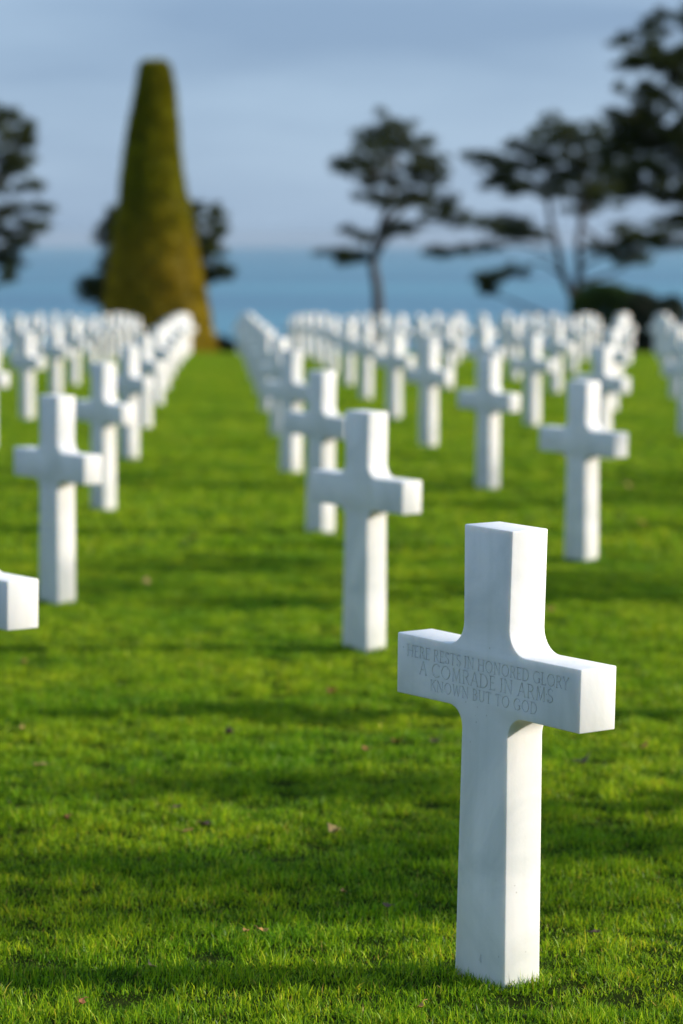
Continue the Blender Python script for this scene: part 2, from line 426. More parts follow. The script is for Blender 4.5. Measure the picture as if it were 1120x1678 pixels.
# stroke capitals: lines (x0, y0, x1, y1, weight) and arcs (cx, cy, rx, ry, from, to, weight) on a body of height 1
TK, TN, SF = 0.095, 0.06, 0.042
def serif(x, y, w=0.26): return ('l', x - w / 2, y, x + w / 2, y, SF)
def stem(x, s=True): return [('l', x, 0, x, 1, TK)] + ([serif(x, 0.02), serif(x, 0.98)] if s else [])
GLYPH = {
 'H': (0.82, stem(0.12) + stem(0.70) + [('l', 0.12, 0.52, 0.70, 0.52, TN)]),
 'E': (0.58, stem(0.12) + [('l', 0.12, 0.98, 0.52, 0.98, TN), ('l', 0.12, 0.53, 0.44, 0.53, TN), ('l', 0.12, 0.02, 0.54, 0.02, TN), ('l', 0.52, 1.0, 0.52, 0.86, SF), ('l', 0.54, 0, 0.54, 0.15, SF)]),
 'R': (0.68, stem(0.12) + [('a', 0.30, 0.74, 0.24, 0.24, -90, 90, TK * 0.9), ('l', 0.12, 0.98, 0.30, 0.98, TN), ('l', 0.12, 0.5, 0.30, 0.5, TN), ('l', 0.32, 0.5, 0.64, 0.02, TK), serif(0.64, 0.02, 0.16)]),
 'S': (0.54, [('a', 0.27, 0.74, 0.19, 0.24, 20, 270, TK * 0.85), ('a', 0.27, 0.26, 0.21, 0.24, -160, 90, TK * 0.85), ('l', 0.46, 0.95, 0.46, 0.8, SF), ('l', 0.06, 0.05, 0.06, 0.22, SF)]),
 'T': (0.70, stem(0.34, False) + [serif(0.34, 0.02), ('l', 0.04, 0.98, 0.64, 0.98, TN), ('l', 0.04, 1.0, 0.04, 0.84, SF), ('l', 0.64, 1.0, 0.64, 0.84, SF)]),
 'I': (0.26, stem(0.12)),
 'N': (0.84, [('l', 0.12, 0, 0.12, 1, TN), serif(0.12, 0.02), serif(0.08, 0.98, 0.2), ('l', 0.12, 1, 0.70, 0.0, TK), ('l', 0.70, 0, 0.70, 1, TN), serif(0.70, 0.98)]),
 'O': (0.94, [('a', 0.46, 0.5, 0.40, 0.48, 0, 360, TK * 0.9)]),
 'D': (0.82, stem(0.12) + [('a', 0.34, 0.5, 0.40, 0.48, -90, 90, TK * 0.9), ('l', 0.12, 0.98, 0.34, 0.98, TN), ('l', 0.12, 0.02, 0.34, 0.02, TN)]),
 'G': (0.88, [('a', 0.46, 0.5, 0.40, 0.48, 40, 325, TK * 0.9), ('l', 0.76, 0.08, 0.76, 0.44, TK), serif(0.74, 0.44, 0.26), ('l', 0.76, 0.93, 0.76, 0.76, SF)]),
 'L': (0.58, stem(0.12) + [('l', 0.12, 0.02, 0.54, 0.02, TN), ('l', 0.54, 0, 0.54, 0.16, SF)]),
 'Y': (0.74, [('l', 0.35, 0, 0.35, 0.48, TK), serif(0.35, 0.02), ('l', 0.35, 0.48, 0.06, 1, TK), ('l', 0.35, 0.48, 0.66, 1, TN), serif(0.07, 0.98, 0.2), serif(0.65, 0.98, 0.2)]),
 'A': (0.78, [('l', 0.06, 0, 0.38, 1, TN), ('l', 0.38, 1, 0.70, 0, TK), ('l', 0.18, 0.36, 0.58, 0.36, TN), serif(0.07, 0.02, 0.2), serif(0.69, 0.02, 0.22)]),
 'C': (0.84, [('a', 0.46, 0.5, 0.40, 0.48, 42, 318, TK * 0.9), ('l', 0.76, 0.95, 0.76, 0.77, SF), ('l', 0.76, 0.05, 0.76, 0.2, SF)]),
 'M': (0.98, [('l', 0.14, 0, 0.18, 1, TN), ('l', 0.18, 1, 0.47, 0.05, TK), ('l', 0.47, 0.05, 0.76, 1, TN), ('l', 0.76, 1, 0.82, 0, TK), serif(0.14, 0.02, 0.2), serif(0.82, 0.02, 0.24)]),
 'K': (0.74, stem(0.12) + [('l', 0.12, 0.44, 0.60, 0.98, TN), ('l', 0.28, 0.58, 0.66, 0.02, TK), serif(0.60, 0.98, 0.2), serif(0.66, 0.02, 0.18)]),
 'W': (1.12, [('l', 0.08, 1, 0.30, 0, TK), ('l', 0.30, 0, 0.53, 0.96, TN), ('l', 0.53, 0.96, 0.76, 0, TK), ('l', 0.76, 0, 0.98, 1, TN), serif(0.08, 0.98, 0.2), serif(0.98, 0.98, 0.2)]),
 'B': (0.66, stem(0.12) + [('a', 0.28, 0.75, 0.22, 0.23, -90, 90, TK * 0.9), ('a', 0.30, 0.27, 0.26, 0.25, -90, 90, TK * 0.9), ('l', 0.12, 0.98, 0.28, 0.98, TN), ('l', 0.12, 0.52, 0.30, 0.52, TN), ('l', 0.12, 0.02, 0.30, 0.02, TN)]),
 'U': (0.80, [('l', 0.12, 0.36, 0.12, 1, TK), ('l', 0.66, 0.36, 0.66, 1, TN), ('a', 0.39, 0.36, 0.27, 0.34, 180, 360, TK * 0.85), serif(0.12, 0.98), serif(0.66, 0.98, 0.22)]),
 '4': (0.6, [('l', 0.42, 0, 0.42, 1, TN), ('l', 0.42, 1, 0.06, 0.32, TN), ('l', 0.06, 0.32, 0.56, 0.32, TN)]),
}
LEADING = 0.10
def text_width(s):
    return sum(0.36 if c == ' ' else GLYPH[c][0] + LEADING for c in s) - LEADING
def stroke_quads(s, x0, x1, zbase, size):
    """quads (4 points (s, z)) for a line of text stretched between x0 and x1"""
    k = (x1 - x0) / text_width(s); q = []; x = x0
    def seg(ax, ay, bx, by, w):
        d = Vector((bx - ax, by - ay)); d = d.normalized() if d.length > 1e-9 else Vector((1, 0)); p = Vector((-d.y, d.x)) * w / 2
        e = d * 0.0
        q.append([(x + (ax + p.x) * k, zbase + (ay + p.y) * size), (x + (ax - p.x) * k, zbase + (ay - p.y) * size),
                  (x + (bx - p.x) * k, zbase + (by - p.y) * size), (x + (bx + p.x) * k, zbase + (by + p.y) * size)])
    for c in s:
        if c == ' ': x += 0.36 * k; continue
        for st in GLYPH[c][1]:
            if st[0] == 'l': seg(*st[1:])
            else:
                _, cx, cy, rx, ry, a0, a1, w = st
                n = max(5, int(abs(a1 - a0) / 24))
                for i in range(n):
                    t0, t1 = R(a0 + (a1 - a0) * i / n), R(a0 + (a1 - a0) * (i + 1.06) / n)
                    wm = w * (0.55 + 0.45 * abs(math.cos((t0 + t1) / 2)))
                    seg(cx + rx * math.cos(t0), cy + ry * math.sin(t0), cx + rx * math.cos(t1), cy + ry * math.sin(t1), wm)
        x += (GLYPH[c][0] + LEADING) * k
    return q
ARM_L, ARM_W = -0.307, 0.614
LINES = [('HERE RESTS IN HONORED GLORY', 0.052, 0.946, 0.7015, 0.0265),
         ('A COMRADE IN ARMS', 0.125, 0.865, 0.6655, 0.0310),
         ('KNOWN BUT TO GOD', 0.190, 0.782, 0.6335, 0.0260)]
def inscription_quads():
    out = []
    for s, a, b, z, h in LINES:
        out.append((s, stroke_quads(s, ARM_L + a * ARM_W, ARM_L + b * ARM_W, z, h)))
    return out

def quads_mesh(name, quads, y0, y1, mat):
    V, Fc = [], []
    for q in quads:
        i = len(V)
        # keep the winding of the front face looking to -y
        area = sum(q[k][0] * q[(k + 1) % 4][1] - q[(k + 1) % 4][0] * q[k][1] for k in range(4))
        if area < 0: q = list(reversed(q))
        V += [(s, y0, z) for s, z in q] + [(s, y1, z) for s, z in q]
        Fc += [(i, i + 1, i + 2, i + 3), (i + 7, i + 6, i + 5, i + 4)] + [(i + (k + 1) % 4, i + k, i + 4 + k, i + 4 + (k + 1) % 4) for k in range(4)]
    me = bpy.data.meshes.new(name); me.from_pydata(V, [], Fc); me.update()
    me.materials.append(mat)
    return me

GROUPS = 'white marble crosses set out on the lawn'
ORD = ['', 'first', 'second', 'third', 'fourth', 'fifth', 'sixth', 'seventh', 'eighth', 'ninth', 'tenth', 'eleventh', 'twelfth', 'thirteenth']
A_VEC, B_VEC, C_ORG = Vector((-0.25, 6.03)), Vector((-1.5, 1.93)), Vector((0.358, 6.42))
HEAD = 142.0                                              # heading of the arm's right end
def place_cross(o, corner, head, lean, rng):
    """corner = ground point below the inscribed face's right foot corner"""
    a = R(head)
    u = Vector((math.sin(a), math.cos(a))); w = Vector((-u.y, u.x))      # arm direction, depth direction
    c = corner - u * 0.0865
    o.location = (c.x, c.y, ground_z(c.x, c.y))
    rot = Matrix.Rotation(math.atan2(u.y, u.x), 4, 'Z') @ Matrix.Rotation(lean, 4, 'Y')
    o.rotation_euler = rot.to_euler()

def build_crosses():
    rng = random.Random(11)
    shared = cross_mesh('marble_cross')
    fr = []
    for j in range(-18, 12):
        for i in range(-8, 22):
            P = C_ORG + A_VEC * i + B_VEC * j
            if P.y < 3.0 or P.y > 85.5: continue
            px = CX + F_PX * P.x / P.y
            seen = -0.33 * F_PX / P.y < px + 60 * 0 and px < 1120 + 0.42 * F_PX / P.y
            lim = 1120 + 3.6 * F_PX / P.y                      # its shadow still falls into the picture
            if px < -0.33 * F_PX / P.y or px > lim: continue
            fr.append((j, i, P, seen))
    rank = {}
    for j, i, P, seen in sorted(fr, key=lambda q: q[2].y):
        if seen:
            rank[j] = rank.get(j, 0) + 1
        n = rank.get(j, 0)
        if j == 0 and i == 0:
            root = bpy.data.objects.new('marble_cross', None); C.objects.link(root)
            place_cross(root, P, 142.6, 0.0235, rng)
            tag(root, 'large sharp white marble cross in the foreground with a carved three line inscription', 'cross', GROUPS)
            quads = [q for _, qs in inscription_quads() for q in qs]
            mark = stroke_quads('4', -0.004, 0.007, 0.048, 0.022)
            me = cross_mesh('body', 0.003)
            body = bpy.data.objects.new('body', me); C.objects.link(body); body.parent = root
            cut = bpy.data.objects.new('letter_cutter', quads_mesh('letter_cutter', quads + mark, -0.004, 0.0030, ENGRAVED)); C.objects.link(cut)
            cut.parent = root
            bpy.context.view_layer.update()
            bo = body.modifiers.new('engrave', 'BOOLEAN'); bo.operation = 'DIFFERENCE'; bo.object = cut; bo.solver = 'EXACT'; bo.use_self = True
            dg = bpy.context.evaluated_depsgraph_get()
            nm = bpy.data.meshes.new_from_object(body.evaluated_get(dg))
            if len(nm.polygons) > len(me.polygons) + 200:
                body.data = nm; nm.name = 'body'
                nm.materials.clear(); nm.materials.append(MARBLE); 
                nm.polygons.foreach_set('material_index', [0] * len(nm.polygons))
                y0, y1 = 0.0018, 0.0034
            else:
                print('engraving failed', len(nm.polygons)); y0, y1 = -0.0004, 0.002
            body.modifiers.clear()
            bpy.data.objects.remove(cut)
            ins = bpy.data.objects.new('inscription', quads_mesh('inscription', quads, y0, y1, ENGRAVED)); C.objects.link(ins); ins.parent = root
            tag(ins, 'three centred lines of thin carved Roman capitals')
            mk = bpy.data.objects.new('foot_mark', quads_mesh('foot_mark', mark, y0, y1, ENGRAVED)); C.objects.link(mk); mk.parent = root
            continue
        o = bpy.data.objects.new('marble_cross', shared); C.objects.link(o)
        jit = Vector((rng.uniform(-1, 1), rng.uniform(-1, 1))) * 0.02
        place_cross(o, P + (Vector((0.075, 0)) if (j, i) == (1, 0) else Vector((0.022, -0.05)) if (j, i) == (1, 1) else jit if P.y > 14 else Vector((0, 0))), HEAD + rng.uniform(-0.8, 0.8), 0.016 + rng.uniform(-0.008, 0.008), rng)
        if seen:
            if j == 1 and i == 0: lab = 'white marble cross cut off by the left edge, only its arm end showing'
            else:
                line = {0: 'line along the right of grass lane', 1: 'line along the left of grass lane'}.get(j)
                if line is None:
                    line = '%s line %s of the grass lane' % ((ORD[-j + 1], 'right') if j < 0 else (ORD[j], 'left'))
                lab = 'blurred marble cross, %s from the front in %s' % (ORD[n - (1 if j in (0, 1) else 0)], line)
        else:
            lab = 'white marble cross beyond the right edge, %s line, its shadow in view' % (ORD[1 + sum(1 for q in fr if q[0] == j and not q[3] and q[2].y < P.y)] + ' ' + ['', 'second', 'third', 'fourth', 'fifth', 'sixth', 'seventh', 'eighth', 'ninth', 'tenth', 'eleventh', 'twelfth', 'thirteenth', 'fourteenth', 'fifteenth'][-j])
        tag(o, lab, 'cross', GROUPS)
build_crosses()
build_grass()

# ------------------------------------------------------------------ trees
def tube(V, Fc, pts, radii, n=7):
    """tapered tube through pts"""
    start = len(V)
    for k, p in enumerate(pts):
        a = pts[max(0, k - 1)]; b = pts[min(len(pts) - 1, k + 1)]
        d = (b - a).normalized()
        s = d.cross(Vector((0.3, 1, 0.2))).normalized(); t = d.cross(s)
        for i in range(n):
            q = 2 * math.pi * i / n
            V.append(p + (s * math.cos(q) + t * math.sin(q)) * radii[k])
    for k in range(len(pts) - 1):
        for i in range(n):
            Fc.append((start + k * n + i, start + k * n + (i + 1) % n, start + (k + 1) * n + (i + 1) % n, start + (k + 1) * n + i))
    Fc.append(tuple(start + (len(pts) - 1) * n + i for i in range(n)))

def smooth_path(pts, sub=4):
    out = []
    for i in range(len(pts) - 1):
        p0 = pts[max(0, i - 1)]; p1 = pts[i]; p2 = pts[i + 1]; p3 = pts[min(len(pts) - 1, i + 2)]
        for k in range(sub):
            t = k / sub
            out.append(0.5 * ((2 * p1) + (p2 - p0) * t + (2 * p0 - 5 * p1 + 4 * p2 - p3) * t * t + (3 * p1 - p0 - 3 * p2 + p3) * t ** 3))
    out.append(pts[-1])
    return out

def leaf_mesh(name, centres, axes, lengths, widths, tints, mat, rg):
    """thin three-sided blades: centre, direction, length, width"""
    n = len(centres)
    side = np.cross(axes, rg.normal(0, 1, (n, 3))); side /= np.linalg.norm(side, axis=1)[:, None] + 1e-9
    a = centres - side * widths[:, None] / 2; b = centres + side * widths[:, None] / 2
    m = centres + axes * lengths[:, None]
    V = np.stack([a, b, m], 1).reshape(-1, 3)
    me = np_mesh(name, V, np.arange(3 * n), np.arange(n) * 3, mat)
    at = me.attributes.new('tint', 'FLOAT', 'FACE'); at.data.foreach_set('value', tints.astype(np.float32))
    o = bpy.data.objects.new(name, me); C.objects.link(o)
    return o

def pine(label, Y, trunks, pads, seed, density=1.0, thick=1.0, depth=0.9, group='windswept pines beyond the crosses'):
    """trunks: lists of (px, py, radius in m); pads: foliage clumps (px, py, rx, ry) read off the photograph, set at their own depths"""
    rg = np.random.default_rng(seed); rnd = random.Random(seed)
    k = Y / F_PX
    foot = unproject(trunks[0][0][0], trunks[0][0][1], Y)
    fz = ground_z(foot.x, Y)
    root = bpy.data.objects.new('pine_tree', None); C.objects.link(root); root.location = (foot.x, Y, fz)
    tag(root, label, 'tree', group)
    org = root.location
    V, Fc = [], []
    spine = []
    for q, tr in enumerate(trunks):
        P = [unproject(a, b, Y) for a, b, _ in tr]
        P = [p + Vector((0, rnd.uniform(-0.15, 0.15) * i, 0)) for i, p in enumerate(P)]
        rad = [r for _, _, r in tr]
        if q == 0:
            P = [Vector((P[0].x - 0.1, Y, fz - 0.3))] + P; rad = [rad[0] * 1.35] + rad
        sp = smooth_path(P, 5)
        rr = [1.3 * v for v in np.interp(np.linspace(0, 1, len(sp)), np.linspace(0, 1, len(rad)), rad)]
        tube(V, Fc, [p - org for p in sp], rr, 9)
        spine += [(p, r) for p, r in zip(sp, rr)]
    cen, axs, lens, wids, tin = [], [], [], [], []
    for (px, py, rx, ry) in pads:
        dy = rnd.gauss(0, 1) * depth
        c = unproject(px, py, Y + dy)
        RX, RZ = rx * k * 1.08, ry * k * 1.12; RY = 0.5 * RX + 0.35
        # limb from the stem to the clump
        cand = [(p, r) for p, r in spine if p.z < c.z + 0.1]
        if cand:
            p0, r0 = min(cand, key=lambda pr: (pr[0] - c).length + 0.6 * abs((c.z - pr[0].z) - 0.45 * (pr[0] - c).length))
            mid = (p0 + c) / 2 + Vector((rnd.uniform(-.12, .12), rnd.uniform(-.2, .2), rnd.uniform(-.1, .16)))
            path = smooth_path([p0, mid, c + Vector((0, 0, -RZ * 0.3))], 5)
            tube(V, Fc, [p - org for p in path], list(np.linspace(min(r0 * 0.6, 0.09), 0.02, len(path))), 5)
        # each clump breaks up into smaller sprays of needle tufts with air between them
        hub = c - org + Vector((0, 0, -RZ * 0.3))
        for w in range(11):
            if rnd.random() < 0.22: continue
            t = rnd.uniform(0, 6.28); q = math.sqrt(rnd.random()) * 1.1
            sc = c - org + Vector((math.cos(t) * q * RX, rnd.uniform(-1, 1) * RY, math.sin(t) * q * RZ))
            sx, sz = RX * rnd.uniform(0.28, 0.60), max(0.06, RZ * rnd.uniform(0.14, 0.30))
            tube(V, Fc, [hub, (hub + sc) / 2 + Vector((0, 0, -0.03)), sc], [0.018, 0.012, 0.006], 4)
            nt_ = int(max(6, 200 * density * (0.6 if ry < 10 else 1.0) * sx * (sz + 0.1)))
            u = rg.normal(0, 1, (nt_, 3)); u /= np.linalg.norm(u, axis=1)[:, None]
            tips = np.array(sc) + u * (rg.random(nt_) ** 0.5)[:, None] * np.array([sx, sx * 0.9, sz])
            M = 12
            d = rg.normal(0, 1, (nt_, M, 3)) + (u * 0.9)[:, None, :] + np.array([0, 0, 0.35])
            d[:, :, 2] *= 0.7
            d /= np.linalg.norm(d, axis=2)[:, :, None]
            cen.append((np.repeat(tips[:, None, :], M, 1) + d * 0.01).reshape(-1, 3)); axs.append(d.reshape(-1, 3))
            lens.append(rg.uniform(0.14, 0.30, nt_ * M)); wids.append(rg.uniform(0.026, 0.05, nt_ * M) * thick)
            tin.append(np.repeat(rg.beta(2, 2.6, nt_), M))
    tr = mesh_obj('trunk', V, Fc, BARK, root, smooth=True)
    cr = leaf_mesh('crown', np.concatenate(cen), np.concatenate(axs), np.concatenate(lens), np.concatenate(wids), np.concatenate(tin), NEEDLE, rg)
    cr.parent = root
    return root

# lone pine in the middle
pine('small lone pine with a bare lower trunk and open rounded crown, mid picture', 108,
     [[(618, 585, .17), (620, 520, .155), (618, 470, .14), (612, 430, .125), (622, 380, .10), (640, 320, .08), (648, 260, .05), (645, 210, .02)],
      [(622, 380, .08), (650, 350, .06), (690, 320, .05), (712, 300, .03)],
      [(612, 430, .07), (640, 385, .05), (670, 375, .03)],
      [(614, 425, .06), (585, 420, .045), (550, 415, .03)]],
     [(640, 200, 26, 18), (625, 222, 34, 18), (665, 222, 30, 18), (605, 245, 34, 15), (650, 250, 40, 20), (690, 240, 24, 16), (580, 268, 26, 12),
      (612, 275, 30, 14), (680, 272, 40, 16), (702, 262, 26, 16), (565, 282, 18, 8), (600, 300, 26, 10), (640, 300, 26, 10), (675, 305, 34, 12), (712, 300, 26, 20),
      (600, 322, 20, 8), (635, 330, 20, 7), (660, 335, 24, 8), (700, 330, 30, 12), (725, 325, 20, 16), (738, 350, 18, 14), (715, 352, 20, 10), (750, 362, 18, 9),
      (672, 372, 28, 9), (648, 382, 18, 7), (585, 420, 22, 8), (553, 418, 26, 8), (566, 424, 22, 7), (595, 388, 14, 4), (572, 378, 10, 4)],
     3)
# forked pine to its right
pine('leaning pine with two bare forked stems and flat windswept crown, right of the lone pine', 104,
     [[(948, 580, .17), (945, 520, .16), (942, 490, .15)],
      [(942, 490, .12), (922, 450, .10), (912, 400, .085), (902, 350, .07), (900, 300, .05), (905, 240, .025)],
      [(944, 495, .12), (950, 440, .10), (948, 395, .085), (955, 350, .07), (958, 300, .05), (950, 250, .03)],
      [(912, 400, .05), (870, 380, .04), (820, 370, .03), (780, 365, .02)],
      [(920, 450, .045), (880, 430, .03), (830, 455, .02), (800, 462, .012)],
      [(905, 420, .04), (850, 400, .03), (770, 408, .02), (725, 414, .012)],
      [(953, 370, .05), (1000, 400, .04), (1045, 390, .03), (1085, 380, .02)]],
     [(905, 205, 24, 16), (930, 215, 30, 18), (960, 222, 34, 18), (860, 240, 26, 12), (895, 240, 34, 18), (935, 245, 40, 20), (980, 250, 36, 24), (780, 258, 22, 8), (800, 268, 26, 10),
      (830, 272, 30, 14), (865, 268, 34, 18), (905, 275, 40, 20), (950, 285, 44, 22), (995, 285, 36, 24), (815, 292, 30, 12), (845, 302, 36, 14), (885, 305, 34, 14), (925, 312, 34, 14), (975, 315, 36, 14),
      (1005, 320, 30, 14), (955, 340, 26, 10), (785, 362, 28, 8), (810, 372, 26, 9), (845, 378, 30, 10), (870, 384, 26, 9), (835, 360, 30, 6),
      (725, 414, 22, 7), (750, 410, 22, 5), (785, 405, 26, 5), (790, 462, 22, 10), (815, 455, 26, 9), (840, 446, 22, 8), (800, 474, 14, 5),
      (985, 405, 24, 8), (1010, 412, 30, 10), (1035, 400, 30, 10), (1060, 388, 30, 10), (1090, 372, 30, 9), (1020, 375, 30, 7), (1045, 425, 26, 9)],
     4, density=1.15)
# tall pine at the right edge, nearer
pine('tall dark pine crown filling the upper right corner', 96,
     [[(1190, 600, .24), (1185, 500, .22), (1175, 400, .20), (1165, 300, .17), (1160, 200, .13), (1165, 100, .09), (1160, 0, .06)],
      [(1175, 380, .09), (1130, 340, .07), (1080, 320, .04)],
      [(1165, 270, .09), (1110, 240, .06), (1040, 215, .03)],
      [(1162, 160, .08), (1110, 110, .05), (1040, 75, .03)]],
     [(1065, 30, 26, 16), (1098, 45, 30, 20), (1035, 72, 26, 16), (1065, 88, 30, 14), (1105, 90, 34, 20), (1060, 108, 34, 10), (1095, 118, 32, 12), (1135, 60, 34, 34), (1140, 110, 30, 20),
      (1045, 150, 28, 16), (1078, 160, 32, 20), (1112, 165, 34, 24), (1035, 185, 30, 14), (1068, 198, 38, 20), (1105, 210, 36, 24), (1030, 222, 34, 16), (1060, 240, 40, 20), (1098, 255, 38, 24),
      (1015, 248, 30, 16), (1030, 270, 40, 18), (1075, 285, 44, 20), (1115, 290, 34, 22), (1040, 305, 40, 14), (1090, 318, 36, 12), (1145, 230, 36, 44), (1150, 320, 30, 20),
      (1150, 20, 30, 24), (1115, 362, 26, 10), (1100, 395, 30, 9), (1180, 150, 40, 60), (1190, 260, 40, 60)],
     5, density=1.7, depth=0.7)
# pine at the left edge
pine('dark pine at the left edge with drooping layered branches', 96,
     [[(-45, 600, .2), (-42, 480, .18), (-38, 380, .15), (-35, 280, .12), (-38, 200, .08), (-40, 150, .04)],
      [(-38, 380, .06), (0, 350, .04), (60, 340, .02)],
      [(-36, 270, .06), (0, 240, .04), (35, 225, .02)]],
     [(-5, 190, 26, 12), (15, 205, 26, 12), (38, 215, 16, 14), (-10, 225, 26, 14), (20, 238, 26, 12), (45, 225, 10, 16), (0, 262, 30, 14), (30, 262, 18, 8), (0, 290, 24, 10), (28, 282, 16, 8),
      (10, 308, 26, 8), (45, 304, 22, 7), (25, 340, 26, 8), (62, 344, 22, 8), (0, 355, 30, 10), (45, 368, 26, 10), (10, 385, 26, 12), (30, 398, 20, 10), (0, 415, 22, 12), (18, 430, 14, 12), (12, 450, 8, 10),
      (-35, 180, 30, 30), (-40, 260, 30, 40), (-38, 340, 30, 40), (-40, 410, 26, 30)],
     6, density=1.15, depth=0.6)
# pine behind the clipped cone
pine('dark pine half hidden behind the clipped cone, clumps showing on both sides', 100,
     [[(262, 600, .2), (262, 500, .18), (258, 420, .15), (262, 360, .10), (262, 330, .05)],
      [(262, 470, .07), (210, 470, .05), (160, 485, .02)],
      [(260, 440, .07), (310, 430, .05), (350, 440, .02)]],
     [(192, 372, 24, 24), (182, 385, 20, 16), (205, 350, 18, 14), (150, 482, 20, 11), (165, 462, 22, 12), (178, 450, 22, 14), (348, 385, 18, 20), (350, 350, 14, 14), (362, 440, 18, 12), (185, 425, 18, 12), (180, 440, 18, 12), (160, 478, 22, 10), (175, 488, 20, 9), (200, 460, 22, 16), (335, 370, 18, 22), (322, 345, 12, 14), (340, 395, 16, 14),
      (345, 415, 20, 10), (352, 445, 22, 12), (330, 450, 24, 14), (320, 410, 20, 24), (262, 380, 40, 30), (240, 420, 40, 24), (290, 430, 40, 24), (262, 345, 26, 16)],
     7, density=1.5, depth=0.5)

def shade_pine(x, y, h, pads, width, pad, seed, label):
    """pine of the same kind standing beside the plot: open layered crown on a bare stem"""
    rnd = random.Random(seed); rg = np.random.default_rng(seed)
    root = bpy.data.objects.new('pine_tree', None); C.objects.link(root); root.location = (x, y, ground_z(x, y))
    tag(root, label, 'tree', 'pines beside the plot')
    V, Fc = [], []
    P = smooth_path([Vector((rnd.uniform(-.2, .2) * k, rnd.uniform(-.2, .2) * k, -0.3 + h * k / 5)) for k in range(6)], 5)
    tube(V, Fc, P, list(np.linspace(0.17, 0.03, len(P))), 9)
    cen, axs, lens, wids, tin = [], [], [], [], []
    for q in range(pads):
        z = h * (0.40 + 0.60 * rnd.random() ** 0.9)
        reach = (0.25 + 0.75 * math.sin(math.pi * min(1, (1.02 * h - z) / (0.85 * h)) ** 0.8)) * h * width * rnd.uniform(0.2, 1)
        a = rnd.uniform(0, 6.28)
        p0 = min(P, key=lambda p: abs(p.z - (z - 0.25 * reach)))
        c = p0 + Vector((math.cos(a) * reach, math.sin(a) * reach, z - p0.z))
        path = smooth_path([p0, (p0 + c) / 2 + Vector((0, 0, -0.08 * reach)), c], 4)
        tube(V, Fc, path, list(np.linspace(0.06, 0.012, len(path))), 5)
        RX, RZ = rnd.uniform(*pad), rnd.uniform(0.08, 0.18)
        n_ = int(170 * RX)
        u = rg.normal(0, 1, (n_, 3)); u /= np.linalg.norm(u, axis=1)[:, None]
        tips = np.array(c) + u * (rg.random(n_) ** 0.45)[:, None] * np.array([RX, RX, RZ])
        for s in range(6): tube(V, Fc, [c, Vector(tips[s])], [0.012, 0.005], 4)
        M = 11
        d = rg.normal(0, 1, (n_, M, 3)) + (u * 0.9)[:, None, :] + np.array([0, 0, 0.55]); d /= np.linalg.norm(d, axis=2)[:, :, None]
        cen.append(np.repeat(tips[:, None, :], M, 1).reshape(-1, 3)); axs.append(d.reshape(-1, 3))
        lens.append(rg.uniform(0.10, 0.21, n_ * M)); wids.append(rg.uniform(0.02, 0.04, n_ * M)); tin.append(np.repeat(rg.beta(2, 2.6, n_), M))
    mesh_obj('trunk', V, Fc, BARK, root, smooth=True)
    cr = leaf_mesh('crown', np.concatenate(cen), np.concatenate(axs), np.concatenate(lens), np.concatenate(wids), np.concatenate(tin), NEEDLE, rg)
    cr.parent = root
SHADE = [(20.0, 8.0, 10.4, 48, 0.16, (0.14, 0.32), 64, 'nearest pine beyond the right edge, its dappled shade on the foreground'),
         (24.0, 15.4, 12.0, 40, 0.25, (0.12, 0.28), 64, 'second pine beyond the right edge, streaking the lawn behind the inscribed cross'),
         (27.0, 23.5, 13.0, 40, 0.25, (0.12, 0.28), 68, 'third pine beyond the right edge, streaking the middle of the lawn')]
for x, y, h, n_, re, pr, sd_, lab in SHADE: shade_pine(x, y, h, n_, re, pr, sd_, lab)

def scatter_shell(name, fn, n, size, mat, seed, parent):
    """leaf-sized faces over the surface given by fn(u, v) -> (point, normal)"""
    rg = np.random.default_rng(seed)
    P = np.zeros((n, 3)); D = np.zeros((n, 3))
    for i in range(n):
        p, d = fn(rg.random(), rg.random(), rg)
        P[i] = p; D[i] = d
    D = D + rg.normal(0, 0.6, (n, 3)); D /= np.linalg.norm(D, axis=1)[:, None]
    o = leaf_mesh(name, P, D, rg.uniform(0.6, 1.3, n) * size, rg.uniform(0.5, 0.9, n) * size, np.array([min(1, max(0, 0.45 + 0.5 * mnoise.noise(Vector(p) * 2.6) + rg.normal(0, 0.16))) for p in P]), mat, rg)
    o.parent = parent
    return o

